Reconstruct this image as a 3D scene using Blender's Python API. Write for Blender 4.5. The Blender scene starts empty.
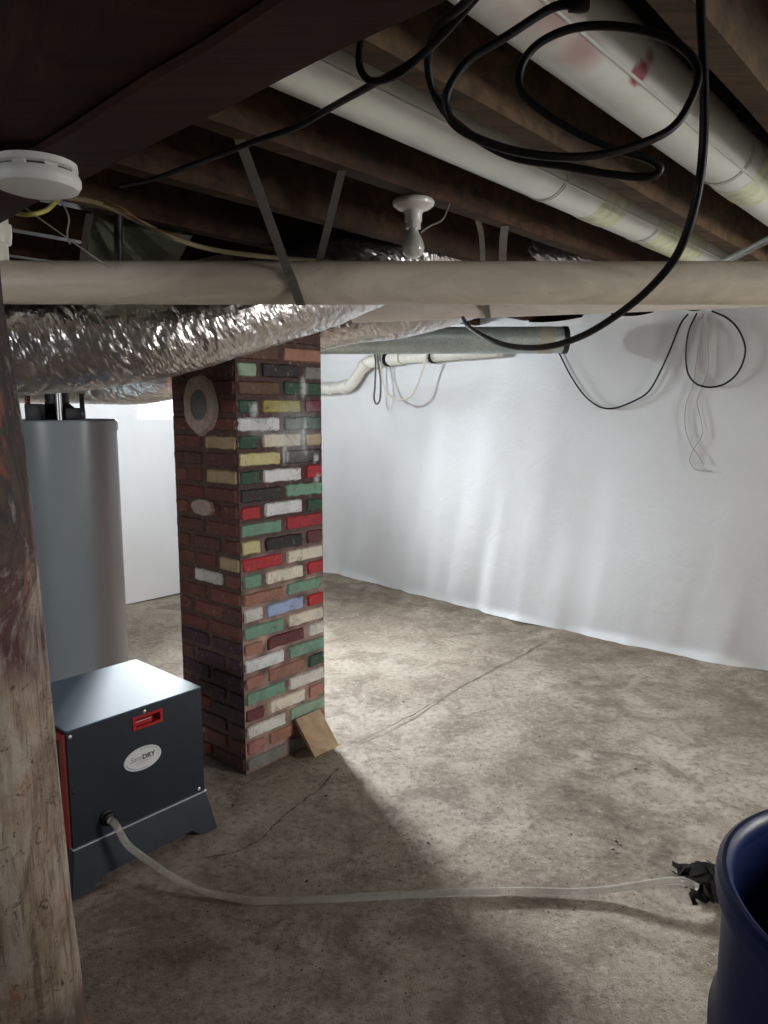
import bpy, bmesh, math, random
from mathutils import Vector, Matrix, noise
random.seed(7)
sc = bpy.context.scene
COL = sc.collection
# ------------------------------------------------------------------ camera, world, light, exposure
FPX, PITCH, CAMZ = 740.0, math.radians(8.1), 1.5
cam = bpy.data.cameras.new('camera'); cam.sensor_width = 36; cam.sensor_fit = 'AUTO'
cam.lens = 36 * FPX / 1024; cam.clip_start = 0.02
co = bpy.data.objects.new('camera', cam); COL.objects.link(co)
co.location = (0, 0, CAMZ); co.rotation_euler = (math.pi/2 - PITCH, 0, 0)
sc.camera = co
sc.view_settings.view_transform = 'Standard'; sc.view_settings.look = 'None'
sc.view_settings.gamma = 1.0; sc.view_settings.use_curve_mapping = False
sc.view_settings.exposure = 0.1
try:
    sc.cycles.use_denoising = True; sc.cycles.max_bounces = 10; sc.cycles.diffuse_bounces = 6
    sc.cycles.transparent_max_bounces = 12
except Exception: pass
W = bpy.data.worlds.new('overcast_sky'); sc.world = W; W.use_nodes = True
W.node_tree.nodes['Background'].inputs[0].default_value = (0.80, 0.90, 1.0, 1)
W.node_tree.nodes['Background'].inputs[1].default_value = 3.0

TH = math.radians(49.5); CT, ST = math.cos(TH), math.sin(TH)
def AB(a, b, z=0.0): return Vector((a*CT - b*ST, a*ST + b*CT, z))      # house axes: a along the joists, b along the girder
E1, E2, UP = AB(1, 0), AB(0, 1), Vector((0, 0, 1))
cp, sp = math.cos(PITCH), math.sin(PITCH)
def ray(px, py):
    u, v = (px-384)/FPX, -(py-512)/FPX
    return Vector((u, cp + v*sp, -sp + v*cp))
def at(px, py, Y): d = ray(px, py); return d*(Y/d.y) + Vector((0, 0, CAMZ))        # survey: a sighted point at distance Y
def onz(px, py, Z=0.0): d = ray(px, py); return d*((Z-CAMZ)/d.z) + Vector((0, 0, CAMZ))
def onwall(px, py, a): d = ray(px, py); return d*(a/d.dot(E1)) + Vector((0, 0, CAMZ))

BACK_B, REAR_B, RIGHT_A, LEFT_A, CEIL_Z, JB = 5.10, -2.6, 4.85, -2.3, 2.28, 2.08
WIN = (3.10, 4.05, 1.40, 1.86)         # a0, a1, z0, z1 of the window in the back wall
FILL_WIN_REAR = (2.6, 4.3, 1.15, 1.95)          # added, unseen window behind the camera, made for fill light
def area(name, loc, direction, w, h, power, color, spread=180):
    l = bpy.data.lights.new(name, 'AREA'); l.shape = 'RECTANGLE'; l.size = w; l.size_y = h
    l.energy = power; l.color = color; l.spread = math.radians(spread)
    o = bpy.data.objects.new(name, l); COL.objects.link(o)
    o.location = loc; o.rotation_euler = Vector(direction).to_track_quat('-Z', 'Z').to_euler()
    return o
area('daylight_back', AB(3.62, BACK_B+0.42, 1.82), -E2 - E1*0.34 + UP*-0.43, 0.45, 0.5, 190, (0.88, 0.95, 1.0), 88)
area('fill_rear', AB(3.45, REAR_B-0.25, 1.60), E2 - E1*0.2 + UP*-0.15, 1.6, 0.8, 200, (1.0, 0.97, 0.93))  # added fill from behind the camera
area('fill_left', AB(LEFT_A-0.25, 2.1, 1.62), E1 + E2*0.12 + UP*-0.3, 1.2, 0.55, 13, (0.97, 0.97, 1.0), 105)  # added fill for the pillar's left face and the heater
ADDED_LAMP_W = 60.0          # the added bulb, unseen behind the pillar

# ------------------------------------------------------------------ helpers
def lin(*c): return tuple(((x/255)/12.92 if x/255 <= .04045 else ((x/255+.055)/1.055)**2.4) for x in c)
class N:
    def __init__(s, name):
        s.m = bpy.data.materials.new(name); s.m.use_nodes = True; s.t = s.m.node_tree
        s.b = s.t.nodes['Principled BSDF']; s.tc = s.t.nodes.new('ShaderNodeTexCoord').outputs['Object']
    def n(s, typ, **k):
        o = s.t.nodes.new(typ)
        for a, v in k.items(): setattr(o, a, v)
        return o
    def l(s, a, b): s.t.links.new(a, b)
    def noise(s, scale, detail=6, rough=.6, vec=None, dist=0.0):
        o = s.n('ShaderNodeTexNoise'); o.inputs['Scale'].default_value = scale; o.inputs['Detail'].default_value = detail
        o.inputs['Roughness'].default_value = rough; o.inputs['Distortion'].default_value = dist
        s.l(vec if vec else s.tc, o.inputs['Vector']); return o.outputs['Fac']
    def map(s, sx, sy, sz, rz=0):
        o = s.n('ShaderNodeMapping'); o.inputs['Scale'].default_value = (sx, sy, sz); o.inputs['Rotation'].default_value = (0, 0, rz)
        s.l(s.tc, o.inputs['Vector']); return o.outputs[0]
    def ramp(s, fac, *stops):
        o = s.n('ShaderNodeValToRGB'); e = o.color_ramp.elements
        while len(e) < len(stops): e.new(0.5)
        for i, (p, c) in enumerate(stops):
            e[i].position = p; e[i].color = (c[0], c[1], c[2], 1) if hasattr(c, '__len__') else (c, c, c, 1)
        s.l(fac, o.inputs[0]); return o.outputs[0]
    def mix(s, fac, a, b, mode='MIX'):
        o = s.n('ShaderNodeMix', data_type='RGBA', blend_type=mode)
        for v, i in ((fac, 0), (a, 6), (b, 7)):
            if isinstance(v, (int, float)): o.inputs[i].default_value = v
            elif isinstance(v, tuple): o.inputs[i].default_value = (*v[:3], 1)
            else: s.l(v, o.inputs[i])
        return o.outputs[2]
    def color(s, c):
        if isinstance(c, tuple): s.b.inputs['Base Color'].default_value = (*c, 1)
        else: s.l(c, s.b.inputs['Base Color'])
    def bump(s, h, strength=.3, dist=.01, normal=None):
        o = s.n('ShaderNodeBump'); o.inputs['Strength'].default_value = strength; o.inputs['Distance'].default_value = dist
        s.l(h, o.inputs['Height'])
        if normal: s.l(normal, o.inputs['Normal'])
        s.l(o.outputs[0], s.b.inputs['Normal']); return o.outputs[0]
    def set(s, **k):
        for a, v in k.items():
            i = s.b.inputs[a.replace('_', ' ')]
            if hasattr(v, 'is_linked') or hasattr(v, 'links'): s.l(v, i)
            else: i.default_value = v
        return s
MATS = {}
def plain(name, c, rough=.5, metal=0.0, var=0.12, scale=14, bump=0.0, spec=.5):
    if name in MATS: return MATS[name]
    k = N(name); f = k.noise(scale)
    k.color(k.ramp(f, (.3, tuple(x*(1-var) for x in c)), (.7, tuple(min(1, x*(1+var)) for x in c))))
    k.set(Roughness=rough, Metallic=metal); k.b.inputs['Specular IOR Level'].default_value = spec
    if bump: k.bump(k.noise(scale*6), bump, .004)
    MATS[name] = k.m; return k.m

def finish(name, bm, mat, parent=None, smooth=True, angle=35):
    me = bpy.data.meshes.new(name); bm.normal_update(); bm.to_mesh(me); bm.free()
    if mat: me.materials.append(mat)
    if smooth:
        for p in me.polygons: p.use_smooth = True
        try: me.set_sharp_from_angle(angle=math.radians(angle))
        except Exception: pass
    o = bpy.data.objects.new(name, me); COL.objects.link(o)
    if parent:
        o.parent = parent; o.matrix_parent_inverse = Matrix.Translation(-root_loc(parent))
    return o
def root_loc(o):
    v = Vector(o.location)
    return v
def tag(o, label, cat, group=None, kind=None):
    o['label'] = label; o['category'] = cat
    if group: o['group'] = group
    if kind: o['kind'] = kind
    return o
def thing(name, loc, label, cat, group=None):
    o = bpy.data.objects.new(name, None); COL.objects.link(o); o.location = loc; o.empty_display_size = .05
    return tag(o, label, cat, group)
def struct(o): o['kind'] = 'structure'; return o

def box(bm, o, x, y, z, sx, sy, sz, bev=0):
    """box from corner o along unit axes x,y,z with sizes; returns its faces"""
    vs = [bm.verts.new(o + x*(sx*i) + y*(sy*j) + z*(sz*k)) for k in (0, 1) for j in (0, 1) for i in (0, 1)]
    fs = [bm.faces.new([vs[i] for i in q]) for q in ((0,2,3,1),(4,5,7,6),(0,1,5,4),(2,6,7,3),(0,4,6,2),(1,3,7,5))]
    if bev:
        es = list({e for f in fs for e in f.edges})
        r = bmesh.ops.bevel(bm, geom=es, offset=bev, segments=2, affect='EDGES', profile=.6)
        return list({f for f in list(r['faces']) + [g for v in r['verts'] for g in v.link_faces] if f.is_valid})
    return fs
def cbox(bm, c, x, y, z, sx, sy, sz, bev=0): return box(bm, c - x*sx/2 - y*sy/2 - z*sz/2, x, y, z, sx, sy, sz, bev)
def smoothpath(pts, n=8):
    P = [Vector(p) for p in pts]
    if len(P) < 3: return [P[0].lerp(P[-1], i/n) for i in range(n+1)]
    P = [P[0]*2-P[1]] + P + [P[-1]*2-P[-2]]; out = []
    for i in range(1, len(P)-2):
        a, b, c, d = P[i-1:i+3]
        for k in range(n):
            t = k/n
            out.append(.5*((2*b) + (c-a)*t + (2*a-5*b+4*c-d)*t*t + (3*b-a-3*c+d)*t**3))
    out.append(P[-2]); return out
def tube(bm, pts, r, seg=12, cap=True, rf=None):
    """swept tube; rf(i, s, ang) may scale the radius at ring i, length s"""
    P = [Vector(p) for p in pts]; n = None; rings = []; s = 0
    for i, p in enumerate(P):
        t = (P[min(i+1, len(P)-1)] - P[max(i-1, 0)]).normalized()
        if n is None:
            n = t.cross(UP if abs(t.z) < .9 else Vector((1, 0, 0))).normalized()
        n = (n - t*n.dot(t)).normalized(); b = t.cross(n)
        if i: s += (p-P[i-1]).length
        ring = []
        for k in range(seg):
            a = 2*math.pi*k/seg
            rr = (r[i] if hasattr(r, '__len__') else r) * (rf(i, s, a) if rf else 1)
            ring.append(bm.verts.new(p + (n*math.cos(a) + b*math.sin(a))*rr))
        rings.append(ring)
    for A, B in zip(rings, rings[1:]):
        for k in range(seg): bm.faces.new((A[k], A[(k+1) % seg], B[(k+1) % seg], B[k]))
    if cap:
        bm.faces.new(rings[0][::-1]); bm.faces.new(rings[-1])
def lathe(bm, c, prof, axis=UP, seg=40, rfun=None):
    ax = axis.normalized(); x = ax.orthogonal().normalized() if abs(ax.z) < .99 else Vector((1, 0, 0)); y = ax.cross(x)
    rings = []
    for (r, h) in prof:
        if r < 1e-6: rings.append([bm.verts.new(c + ax*h)]); continue
        rings.append([bm.verts.new(c + ax*h + (x*math.cos(2*math.pi*k/seg) + y*math.sin(2*math.pi*k/seg))*(r*(rfun(k/seg, h) if rfun else 1))) for k in range(seg)])
    for A, B in zip(rings, rings[1:]):
        for k in range(seg):
            j = (k+1) % seg
            if len(A) == 1 and len(B) == 1: continue
            if len(A) == 1: bm.faces.new((A[0], B[j], B[k]))
            elif len(B) == 1: bm.faces.new((A[k], A[j], B[0]))
            else: bm.faces.new((A[k], A[j], B[j], B[k]))
def strap(bm, pts, w, th, wdir):
    """flat strip along pts"""
    P = [Vector(p) for p in pts]; prev = None
    for i, p in enumerate(P):
        t = (P[min(i+1, len(P)-1)] - P[max(i-1, 0)]).normalized()
        x = (wdir - t*wdir.dot(t)).normalized(); y = t.cross(x)
        ring = [bm.verts.new(p + x*sx*w/2 + y*sy*th/2) for sx, sy in ((-1,-1),(1,-1),(1,1),(-1,1))]
        if prev:
            for k in range(4): bm.faces.new((prev[k], prev[(k+1) % 4], ring[(k+1) % 4], ring[k]))
        else: bm.faces.new(ring[::-1])
        prev = ring
    bm.faces.new(prev)
def single(name, build, mat, label, cat, group=None, smooth=True, kind=None):
    bm = bmesh.new(); build(bm); o = finish(name, bm, mat, None, smooth); tag(o, label, cat, group, kind); return o
def part(name, build, mat, parent, smooth=True, label=None):
    bm = bmesh.new(); build(bm); o = finish(name, bm, mat, parent, smooth)
    if label: o['label'] = label
    return o
def nz(x, y, z=0.0): return noise.noise(Vector((x, y, z)))

# ------------------------------------------------------------------ materials
def m_floor():
    k = N('worn_concrete')
    big = k.noise(1.1, 4, .55, dist=.4); mid = k.noise(4.5, 8, .68, dist=.6); fine = k.noise(38, 8, .7); grit = k.noise(160, 4, .7)
    c = k.ramp(big, (.32, lin(138, 125, 110)), (.5, lin(168, 155, 139)), (.68, lin(184, 173, 158)))
    c = k.mix(k.ramp(mid, (.38, 0.7), (.54, 0.0)), c, lin(116, 102, 88))
    c = k.mix(k.ramp(fine, (.36, .6), (.48, 0.0)), c, lin(98, 86, 73))
    c = k.mix(k.ramp(fine, (.54, 0.0), (.68, .45)), c, lin(200, 192, 180))
    c = k.mix(k.ramp(grit, (.35, .7), (.43, 0.0)), c, lin(66, 57, 48))
    # dirty, damp band along the foot of the right wall (stain with its own place)
    sep = k.n('ShaderNodeVectorMath', operation='DOT_PRODUCT'); k.l(k.tc, sep.inputs[0]); sep.inputs[1].default_value = E1
    mr = k.n('ShaderNodeMapRange'); k.l(sep.outputs['Value'], mr.inputs[0]); mr.inputs[1].default_value = 3.2; mr.inputs[2].default_value = 4.6
    ad = k.n('ShaderNodeMath', operation='MULTIPLY'); k.l(mr.outputs[0], ad.inputs[0]); k.l(k.ramp(k.noise(2.6, 6, .65), (.34, .9), (.62, 0.05)), ad.inputs[1])
    c = k.mix(ad.outputs[0], c, lin(92, 78, 62))
    st = k.n('ShaderNodeAttribute', attribute_name='Stain')
    ml = k.n('ShaderNodeMath', operation='MULTIPLY'); k.l(st.outputs['Fac'], ml.inputs[0]); k.l(k.ramp(k.noise(9, 8, .75), (.36, 1.0), (.60, .12)), ml.inputs[1])
    c = k.mix(ml.outputs[0], c, lin(84, 70, 58))
    k.color(c); k.set(Roughness=.85); k.b.inputs['Specular IOR Level'].default_value = .25
    h = k.mix(.5, fine, grit); h = k.mix(.45, h, mid)
    k.bump(h, 1.0, .02); return k.m
def m_wood(name, dark, light, rot=TH, rough=.8, sc_=1.0):
    k = N(name); v = k.map(1.2*sc_, 22*sc_, 22*sc_, -rot) if rot is not None else k.map(20*sc_, 20*sc_, 1.0*sc_)
    # mapping rotates first by applying to vector: stretch along the grain
    g = k.noise(1.0, 8, .65, v, .6); b = k.noise(3.0, 5)
    c = k.ramp(g, (.3, dark), (.7, light)); c = k.mix(k.ramp(b, (.35, .6), (.6, 0.0)), c, tuple(x*.55 for x in dark))
    k.color(c); k.set(Roughness=rough); k.b.inputs['Specular IOR Level'].default_value = .25; k.bump(g, .4, .006); return k.m
def m_sheet():
    k = N('white_poly_sheeting'); f = k.noise(1.4, 5, .55)
    k.color(k.ramp(f, (.3, lin(213, 213, 213)), (.7, lin(224, 224, 225))))
    k.set(Roughness=.42); k.b.inputs['Specular IOR Level'].default_value = .45
    w = k.noise(4.0, 6, .55, None, 1.0); s = k.noise(55, 3, .5)
    k.bump(k.mix(.15, w, s), .22, .025); return k.m
def m_foil():
    k = N('crinkled_foil'); dn = k.noise(22, 7, .7, dist=1.5)
    k.color(k.ramp(dn, (.3, lin(186, 180, 178)), (.7, lin(226, 222, 220))))
    k.set(Metallic=1.0, Roughness=.30); k.bump(k.noise(40, 5, .6, dist=1.5), .12, .006); return k.m
def m_galv(name='galvanized_steel', c=(176, 186, 182), rough=.40):
    k = N(name); v = k.n('ShaderNodeTexVoronoi'); v.inputs['Scale'].default_value = 70; k.l(k.tc, v.inputs['Vector'])
    g = k.ramp(v.outputs['Distance'], (0, tuple(x*.8 for x in lin(*c))), (.8, tuple(min(1, x*1.12) for x in lin(*c))))
    c2 = k.mix(k.ramp(k.noise(6, 6), (.35, .35), (.6, 0.0)), g, tuple(x*.55 for x in lin(*c)))
    k.color(c2); k.set(Metallic=.5, Roughness=rough); k.bump(k.noise(9, 3), .08, .02); return k.m
def m_attr(name, rough=.55, bumpscale=60, bumpst=.5, dirt=lin(58, 30, 27), dirtamt=.8):
    k = N(name); a = k.n('ShaderNodeAttribute', attribute_name='Col')
    c = k.mix(k.ramp(k.noise(34, 8, .78, dist=.8), (.37, dirtamt*.8), (.44, 0.0)), a.outputs['Color'], dirt)
    c = k.mix(k.ramp(k.noise(11, 6, .65), (.38, .22), (.52, 0.0)), c, tuple(x*.8 for x in dirt))
    c = k.mix(k.ramp(k.noise(48, 7, .75, dist=.5), (.57, 0.0), (.66, .4)), c, lin(190, 176, 164))
    k.color(c); k.set(Roughness=rough); k.bump(k.mix(.4, k.noise(bumpscale, 8, .7), k.noise(18, 4)), bumpst, .010); return k.m
def m_pvc(name, c, stain=.35, stc=(92, 84, 70)):
    k = N(name); f = k.noise(2.2, 6, .65, k.map(1, 3, 3), .8); s = k.noise(26, 6, .7)
    cc = k.mix(k.ramp(f, (.4, stain), (.64, 0.0)), lin(*c), lin(*stc))
    cc = k.mix(k.ramp(s, (.26, .6), (.36, 0.0)), cc, lin(70, 58, 46)); k.color(cc)
    k.set(Roughness=.38); return k.m
def m_glass():
    k = N('window_glass'); k.t.nodes.remove(k.b)
    tr = k.n('ShaderNodeBsdfTransparent'); gl = k.n('ShaderNodeBsdfGlossy'); gl.inputs['Roughness'].default_value = .05
    mx = k.n('ShaderNodeMixShader'); mx.inputs[0].default_value = .06
    k.l(tr.outputs[0], mx.inputs[1]); k.l(gl.outputs[0], mx.inputs[2])
    k.l(mx.outputs[0], k.t.nodes['Material Output'].inputs[0]); return k.m
FLOOR, SHEET, FOIL, GALV, GLASS = m_floor(), m_sheet(), m_foil(), m_galv(), m_glass()
STEEL = plain('strap_steel', lin(112, 108, 104), .45, .3, .15)
JOIST = m_wood('old_joist_wood', lin(34, 22, 14), lin(84, 60, 40), TH)
JOIST2 = m_wood('weathered_joist_wood', lin(58, 44, 31), lin(112, 89, 65), TH)
GIRD = m_wood('dark_girder_wood', lin(36, 18, 14), lin(68, 37, 29), TH + math.pi/2)
SUBF = m_wood('dark_subfloor', lin(20, 15, 12), lin(40, 29, 23), TH + math.pi/2)
PLANK = m_wood('pine_board', lin(172, 144, 114), lin(208, 182, 152), TH, .7)
WALL = plain('painted_stone', lin(196, 194, 188), .8, 0, .1, 3, .4)
BLACK = plain('black_rubber', lin(11, 11, 12), .5, 0, .1, 14, 0, .3)
BLACKM = plain('black_enamel', lin(22, 22, 24), .5)
WHITE = plain('white_plastic', lin(216, 214, 212), .45, 0, .03)
PORC = plain('white_porcelain', lin(214, 210, 204), .25, 0, .04)
PVC = m_pvc('aged_pvc', (226, 214, 194)); PVC2 = m_pvc('pale_pvc', (222, 212, 204), .2)
PVC3 = m_pvc('white_pvc_small', (224, 220, 208), .15)
DUCTW = None

# ------------------------------------------------------------------ setting
def b_floor(bm):
    nA, nB = 180, 190; a0, a1, b0, b1 = LEFT_A-.2, RIGHT_A+.2, REAR_B-.2, BACK_B+.2
    g = [[bm.verts.new(AB(a0+(a1-a0)*i/nA, b0+(b1-b0)*j/nB, 0)) for j in range(nB+1)] for i in range(nA+1)]
    for r in g:
        for v in r: v.co.z = min(0.0, -0.004 + .010*nz(v.co.x*1.3, v.co.y*1.3) + .004*nz(v.co.x*5, v.co.y*5))
    for i in range(nA):
        for j in range(nB): bm.faces.new((g[i][j], g[i+1][j], g[i+1][j+1], g[i][j+1]))
bm = bmesh.new(); b_floor(bm); fo = struct(finish('floor', bm, FLOOR))
stains = [((470, 590), (590, 660), .16, .5), ((590, 660), (600, 740), .16, .6), ((600, 740), (560, 790), .20, .75), ((560, 790), (690, 870), .14, .8), ((430, 800), (560, 800), .16, .45), ((690, 700), (760, 790), .3, .4), ((560, 885), (520, 905), .07, .8), ((420, 930), (560, 990), .09, .5), ((340, 590), (560, 640), .22, .6), ((120, 900), (420, 1010), .22, .4)]
sa_ = fo.data.attributes.new('Stain', 'FLOAT', 'POINT')
SEG = [(onz(*p_, 0), onz(*q_, 0), w_, m_) for p_, q_, w_, m_ in stains]
for i, v in enumerate(fo.data.vertices):
    t = 0
    for p_, q_, w_, m_ in SEG:
        d = q_-p_; f = min(1, max(0, (v.co-p_).dot(d)/d.length_squared)); r_ = ((v.co-p_-d*f)*1.0).length/w_ + .5*nz(v.co.x*4, v.co.y*4, 2)
        t = max(t, m_*min(1, max(0, 1.5-r_)))
    sa_.data[i].value = t
bm = bmesh.new(); box(bm, AB(LEFT_A-.2, REAR_B-.2, CEIL_Z), E1, E2, UP, RIGHT_A-LEFT_A+.4, BACK_B-REAR_B+.4, .06); struct(finish('ceiling', bm, SUBF, smooth=False))
def wall_with_hole(name, axis_p, b, thick, lo, hi, hole):
    bm = bmesh.new(); a0, a1, z0, z1 = hole; y = E2*(1 if thick > 0 else -1); t = abs(thick)
    for (x0, x1, q0, q1) in ((lo, a0, -.05, CEIL_Z), (a1, hi, -.05, CEIL_Z), (a0, a1, -.05, z0), (a0, a1, z1, CEIL_Z)):
        box(bm, AB(x0, b, q0), E1, y, UP, x1-x0, t, q1-q0)
    bmesh.ops.recalc_face_normals(bm, faces=bm.faces)
    return struct(finish(name, bm, WALL, smooth=False))
wall_with_hole('wall_back', 0, BACK_B, .25, LEFT_A-.25, RIGHT_A+.25, WIN)
wall_with_hole('wall_rear', 0, REAR_B, -.25, LEFT_A-.25, RIGHT_A+.25, FILL_WIN_REAR)
bm = bmesh.new(); box(bm, AB(RIGHT_A, REAR_B, -.05), E1, E2, UP, .25, BACK_B-REAR_B, CEIL_Z+.05); struct(finish('wall_right', bm, WALL, smooth=False))
FILL_WIN_LEFT = (1.45, 2.75, 1.30, 1.92)        # added, unseen window in the left wall for fill light: b0, b1, z0, z1
bm = bmesh.new()
for (x0, x1, q0, q1) in ((REAR_B, FILL_WIN_LEFT[0], -.05, CEIL_Z), (FILL_WIN_LEFT[1], BACK_B, -.05, CEIL_Z), (FILL_WIN_LEFT[0], FILL_WIN_LEFT[1], -.05, FILL_WIN_LEFT[2]), (FILL_WIN_LEFT[0], FILL_WIN_LEFT[1], FILL_WIN_LEFT[3], CEIL_Z)):
    box(bm, AB(LEFT_A-.25, x0, q0), E1, E2, UP, .25, x1-x0, q1-q0)
struct(finish('wall_left', bm, WALL, smooth=False))
def window(name, org, x, y, w_, h_, mull):
    bm = bmesh.new(); f = .035; o = org + y*.13
    for (q, z, w, h) in ((0, 0, w_, f), (0, h_-f, w_, f), (0, f, f, h_-2*f), (w_-f, f, f, h_-2*f)):
        box(bm, o + x*q + UP*z, x, y, UP, w, .05, h, .004)
    for k in range(1, mull): box(bm, o + x*(w_*k/mull-.012) + UP*f, x, y, UP, .024, .04, h_-2*f)
    bmesh.ops.recalc_face_normals(bm, faces=bm.faces)
    w = struct(finish(name, bm, WHITE, smooth=False))
    part('pane', lambda m: box(m, o + y*.02 + x*f + UP*f, x, y, UP, w_-2*f, .004, h_-2*f), GLASS, w, False)
window('window_1', AB(WIN[0], BACK_B, WIN[2]), E1, E2, WIN[1]-WIN[0], WIN[3]-WIN[2], 2)
window('window_fill_rear', AB(FILL_WIN_REAR[0], REAR_B, FILL_WIN_REAR[2]), E1, -E2, FILL_WIN_REAR[1]-FILL_WIN_REAR[0], FILL_WIN_REAR[3]-FILL_WIN_REAR[2], 3)  # added out of view as the opening for the rear fill
window('window_fill_left', AB(LEFT_A, FILL_WIN_LEFT[0], FILL_WIN_LEFT[2]), E2, -E1, FILL_WIN_LEFT[1]-FILL_WIN_LEFT[0], FILL_WIN_LEFT[3]-FILL_WIN_LEFT[2], 2)  # added out of view as the opening for the left fill

bm = bmesh.new(); box(bm, AB(RIGHT_A-.14, REAR_B, 1.99), E1, E2, UP, .14, BACK_B-REAR_B, CEIL_Z-1.99); struct(finish('trim_3', bm, GIRD, smooth=False))
# white sheeting over the foundation
SLITS = [(onwall(p0, 318, 4.6).dot(E2), onwall(p1, 318, 4.6).dot(E2), d_) for p0, p1, d_ in ((535, 590, .020), (618, 664, .028), (688, 715, .030))]
def sheet_a(b): 
    t = min(1, max(0, (b-2.3)/2.4)); return 4.50 + .20*t*t*(3-2*t)
def sheet_d(b, z):                                    # how far the sheeting hangs off its mean plane
    f = z/2.062; low = (1-f)**2; far = min(1, max(0, (b-2.0)/1.5))
    d = .040*nz(b*.8, z*.7, 3) + .012*nz(b*1.7, z*1.3, 9)
    d += (.040*low + .003)*nz(b*4.5 + z*.6, z*.7, 5)*(.30+.70*far)
    d += .010*low*nz(b*11 + 1.5*z, z*1.5, 8)*(.3+.7*far)
    d += -.07*math.exp(-((b-3.6)/.42)**2 - ((z-1.70)/.16)**2)     # bulge over the rubble high up
    return d + .02*f
def b_sheet_right(bm):
    nb, nz_ = 230, 90; b0, b1 = -2.4, BACK_B-.03; top = 2.062; g = []
    for i in range(nb+1):
        b = b0 + (b1-b0)*i/nb; col = []
        for j in range(nz_+1):
            f = j/nz_; z = top*f
            a = sheet_a(b) + sheet_d(b, z)
            if j == 0: z = -.003 + .040*max(0, nz(b*2.7, 1.2)-.15) ; a -= .018 + .03*nz(b*3.1, 4.4) + .012*nz(b*11, 2)
            if j == 1: a -= .006 + .014*nz(b*3.1, 4.4)
            if j == nz_:
                z = 2.125
                for q0, q1, d_ in SLITS:
                    if q1 < b < q0: z = 2.062 - .6*d_*math.sin(math.pi*(b-q1)/(q0-q1)); a -= .02
            col.append(bm.verts.new(AB(a, b, z)))
        g.append(col)
    for i in range(nb):
        for j in range(nz_): bm.faces.new((g[i][j], g[i][j+1], g[i+1][j+1], g[i+1][j]))
bm = bmesh.new(); b_sheet_right(bm); o = finish('plastic_sheeting', bm, SHEET, angle=80)
tag(o, 'white plastic sheeting covering the long right wall behind the wires', 'sheeting', 'wall sheeting')
def b_sheet_back(bm):
    na, n2 = 120, 50; a0, a1 = LEFT_A+.05, 4.62
    ka = [a0 + (a1-a0)*i/na for i in range(na+1)]; g = []
    for a in ka:
        col = []
        for j in range(n2+1):
            z = 2.06*j/n2; d = .02*nz(a*1.0, z*.8, 21) + .006*nz(a*4, z, 2)
            col.append(bm.verts.new(AB(a, BACK_B-.035 + d, z+.004)))
        g.append(col)
    for i in range(na):
        for j in range(n2):
            am, zm = (ka[i]+ka[i+1])/2, 2.06*(j+.5)/n2
            if WIN[0] < am < WIN[1] and WIN[2] < zm < WIN[3]: continue     # cut out around the window
            bm.faces.new((g[i][j], g[i+1][j], g[i+1][j+1], g[i][j+1]))
bm = bmesh.new(); b_sheet_back(bm); o = finish('plastic_sheeting', bm, SHEET, angle=80)
tag(o, 'white plastic sheeting on the back wall around the window beside the water heater', 'sheeting', 'wall sheeting')

# ------------------------------------------------------------------ ceiling timbers
JB_B = [.01 + .43*k for k in range(-4, 12)]
JL = {0: 'dark floor joist over the upper right corner, right of the red-stained duct',
      1: 'dark floor joist over the upper right corner, right of the red-stained duct'}
JB_B = [1.335 if abs(b-1.30) < .01 else b for b in JB_B]
names = {.44: 'floor joist at the top right corner, right of the duct with the red spot',
         .87: 'weathered brown floor joist between the two round white ducts',
         1.33: 'floor joist that carries the bare bulb, just left of the narrower duct',
         1.73: 'floor joist second to the left of the narrower round duct',
         2.16: 'dark floor joist third to the left of the narrower round duct',
         .01: 'floor joist above the camera, right of all the ducts'}
for b in JB_B:
    jit = random.uniform(-.004, .004)
    def bj(bm, b=b, jit=jit):
        n = 40; L0, L1 = LEFT_A, RIGHT_A
        prev = None
        for i in range(n+1):
            a = L0 + (L1-L0)*i/n; w = .026 + .003*nz(a*2, b*3); zb = JB + jit + .004*nz(a*3, b*5)
            r = [bm.verts.new(AB(a, b-w, zb)), bm.verts.new(AB(a, b+w, zb)), bm.verts.new(AB(a, b+w, CEIL_Z+.002)), bm.verts.new(AB(a, b-w, CEIL_Z+.002))]
            if prev:
                for k in range(4): bm.faces.new((prev[k], r[k], r[(k+1) % 4], prev[(k+1) % 4]))
            else: bm.faces.new(r)
            prev = r
        bm.faces.new(prev[::-1]); bmesh.ops.recalc_face_normals(bm, faces=bm.faces)
    key = round(b-.001, 2) if abs(b-1.335) < .01 else round(b, 2)
    if key in names: lab = names[key]
    elif b > 2.2: lab = 'dark floor joist toward the back wall, hidden in shadow past the foil duct'
    else: lab = 'dark floor joist over the near end of the room, behind the camera'
    single('floor_joist', bj, JOIST2 if key in (.44, .87) else JOIST, lab, 'joist', 'floor joists overhead', False)

GD = Vector((math.cos(math.radians(135.2)), math.sin(math.radians(135.2)), 0)); GN = Vector((GD.y, -GD.x, 0))
if GN.y < 0: GN = -GN
GP = onz(207, 118, 1.90); GP.z = 0; GZ = 1.90
def beam(bm, off0, off1, zb, zt, t0=-2.6, t1=3.2):
    n = 50; prev = None
    for i in range(n+1):
        t = t0 + (t1-t0)*i/n; p = GP + GD*t
        q = [(off0, zb), (off1, zb), (off1, zt), (off0, zt)]
        r = [bm.verts.new(p + GN*(o + .005*nz(t*4, o*30, z)) + UP*(z + (.006*nz(t*3, o*20, 5) if z == zb else 0))) for o, z in q]
        if prev:
            for k in range(4): bm.faces.new((prev[k], r[k], r[(k+1) % 4], prev[(k+1) % 4]))
        else: bm.faces.new(r)
        prev = r
    bm.faces.new(prev[::-1]); bmesh.ops.recalc_face_normals(bm, faces=bm.faces)
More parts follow.
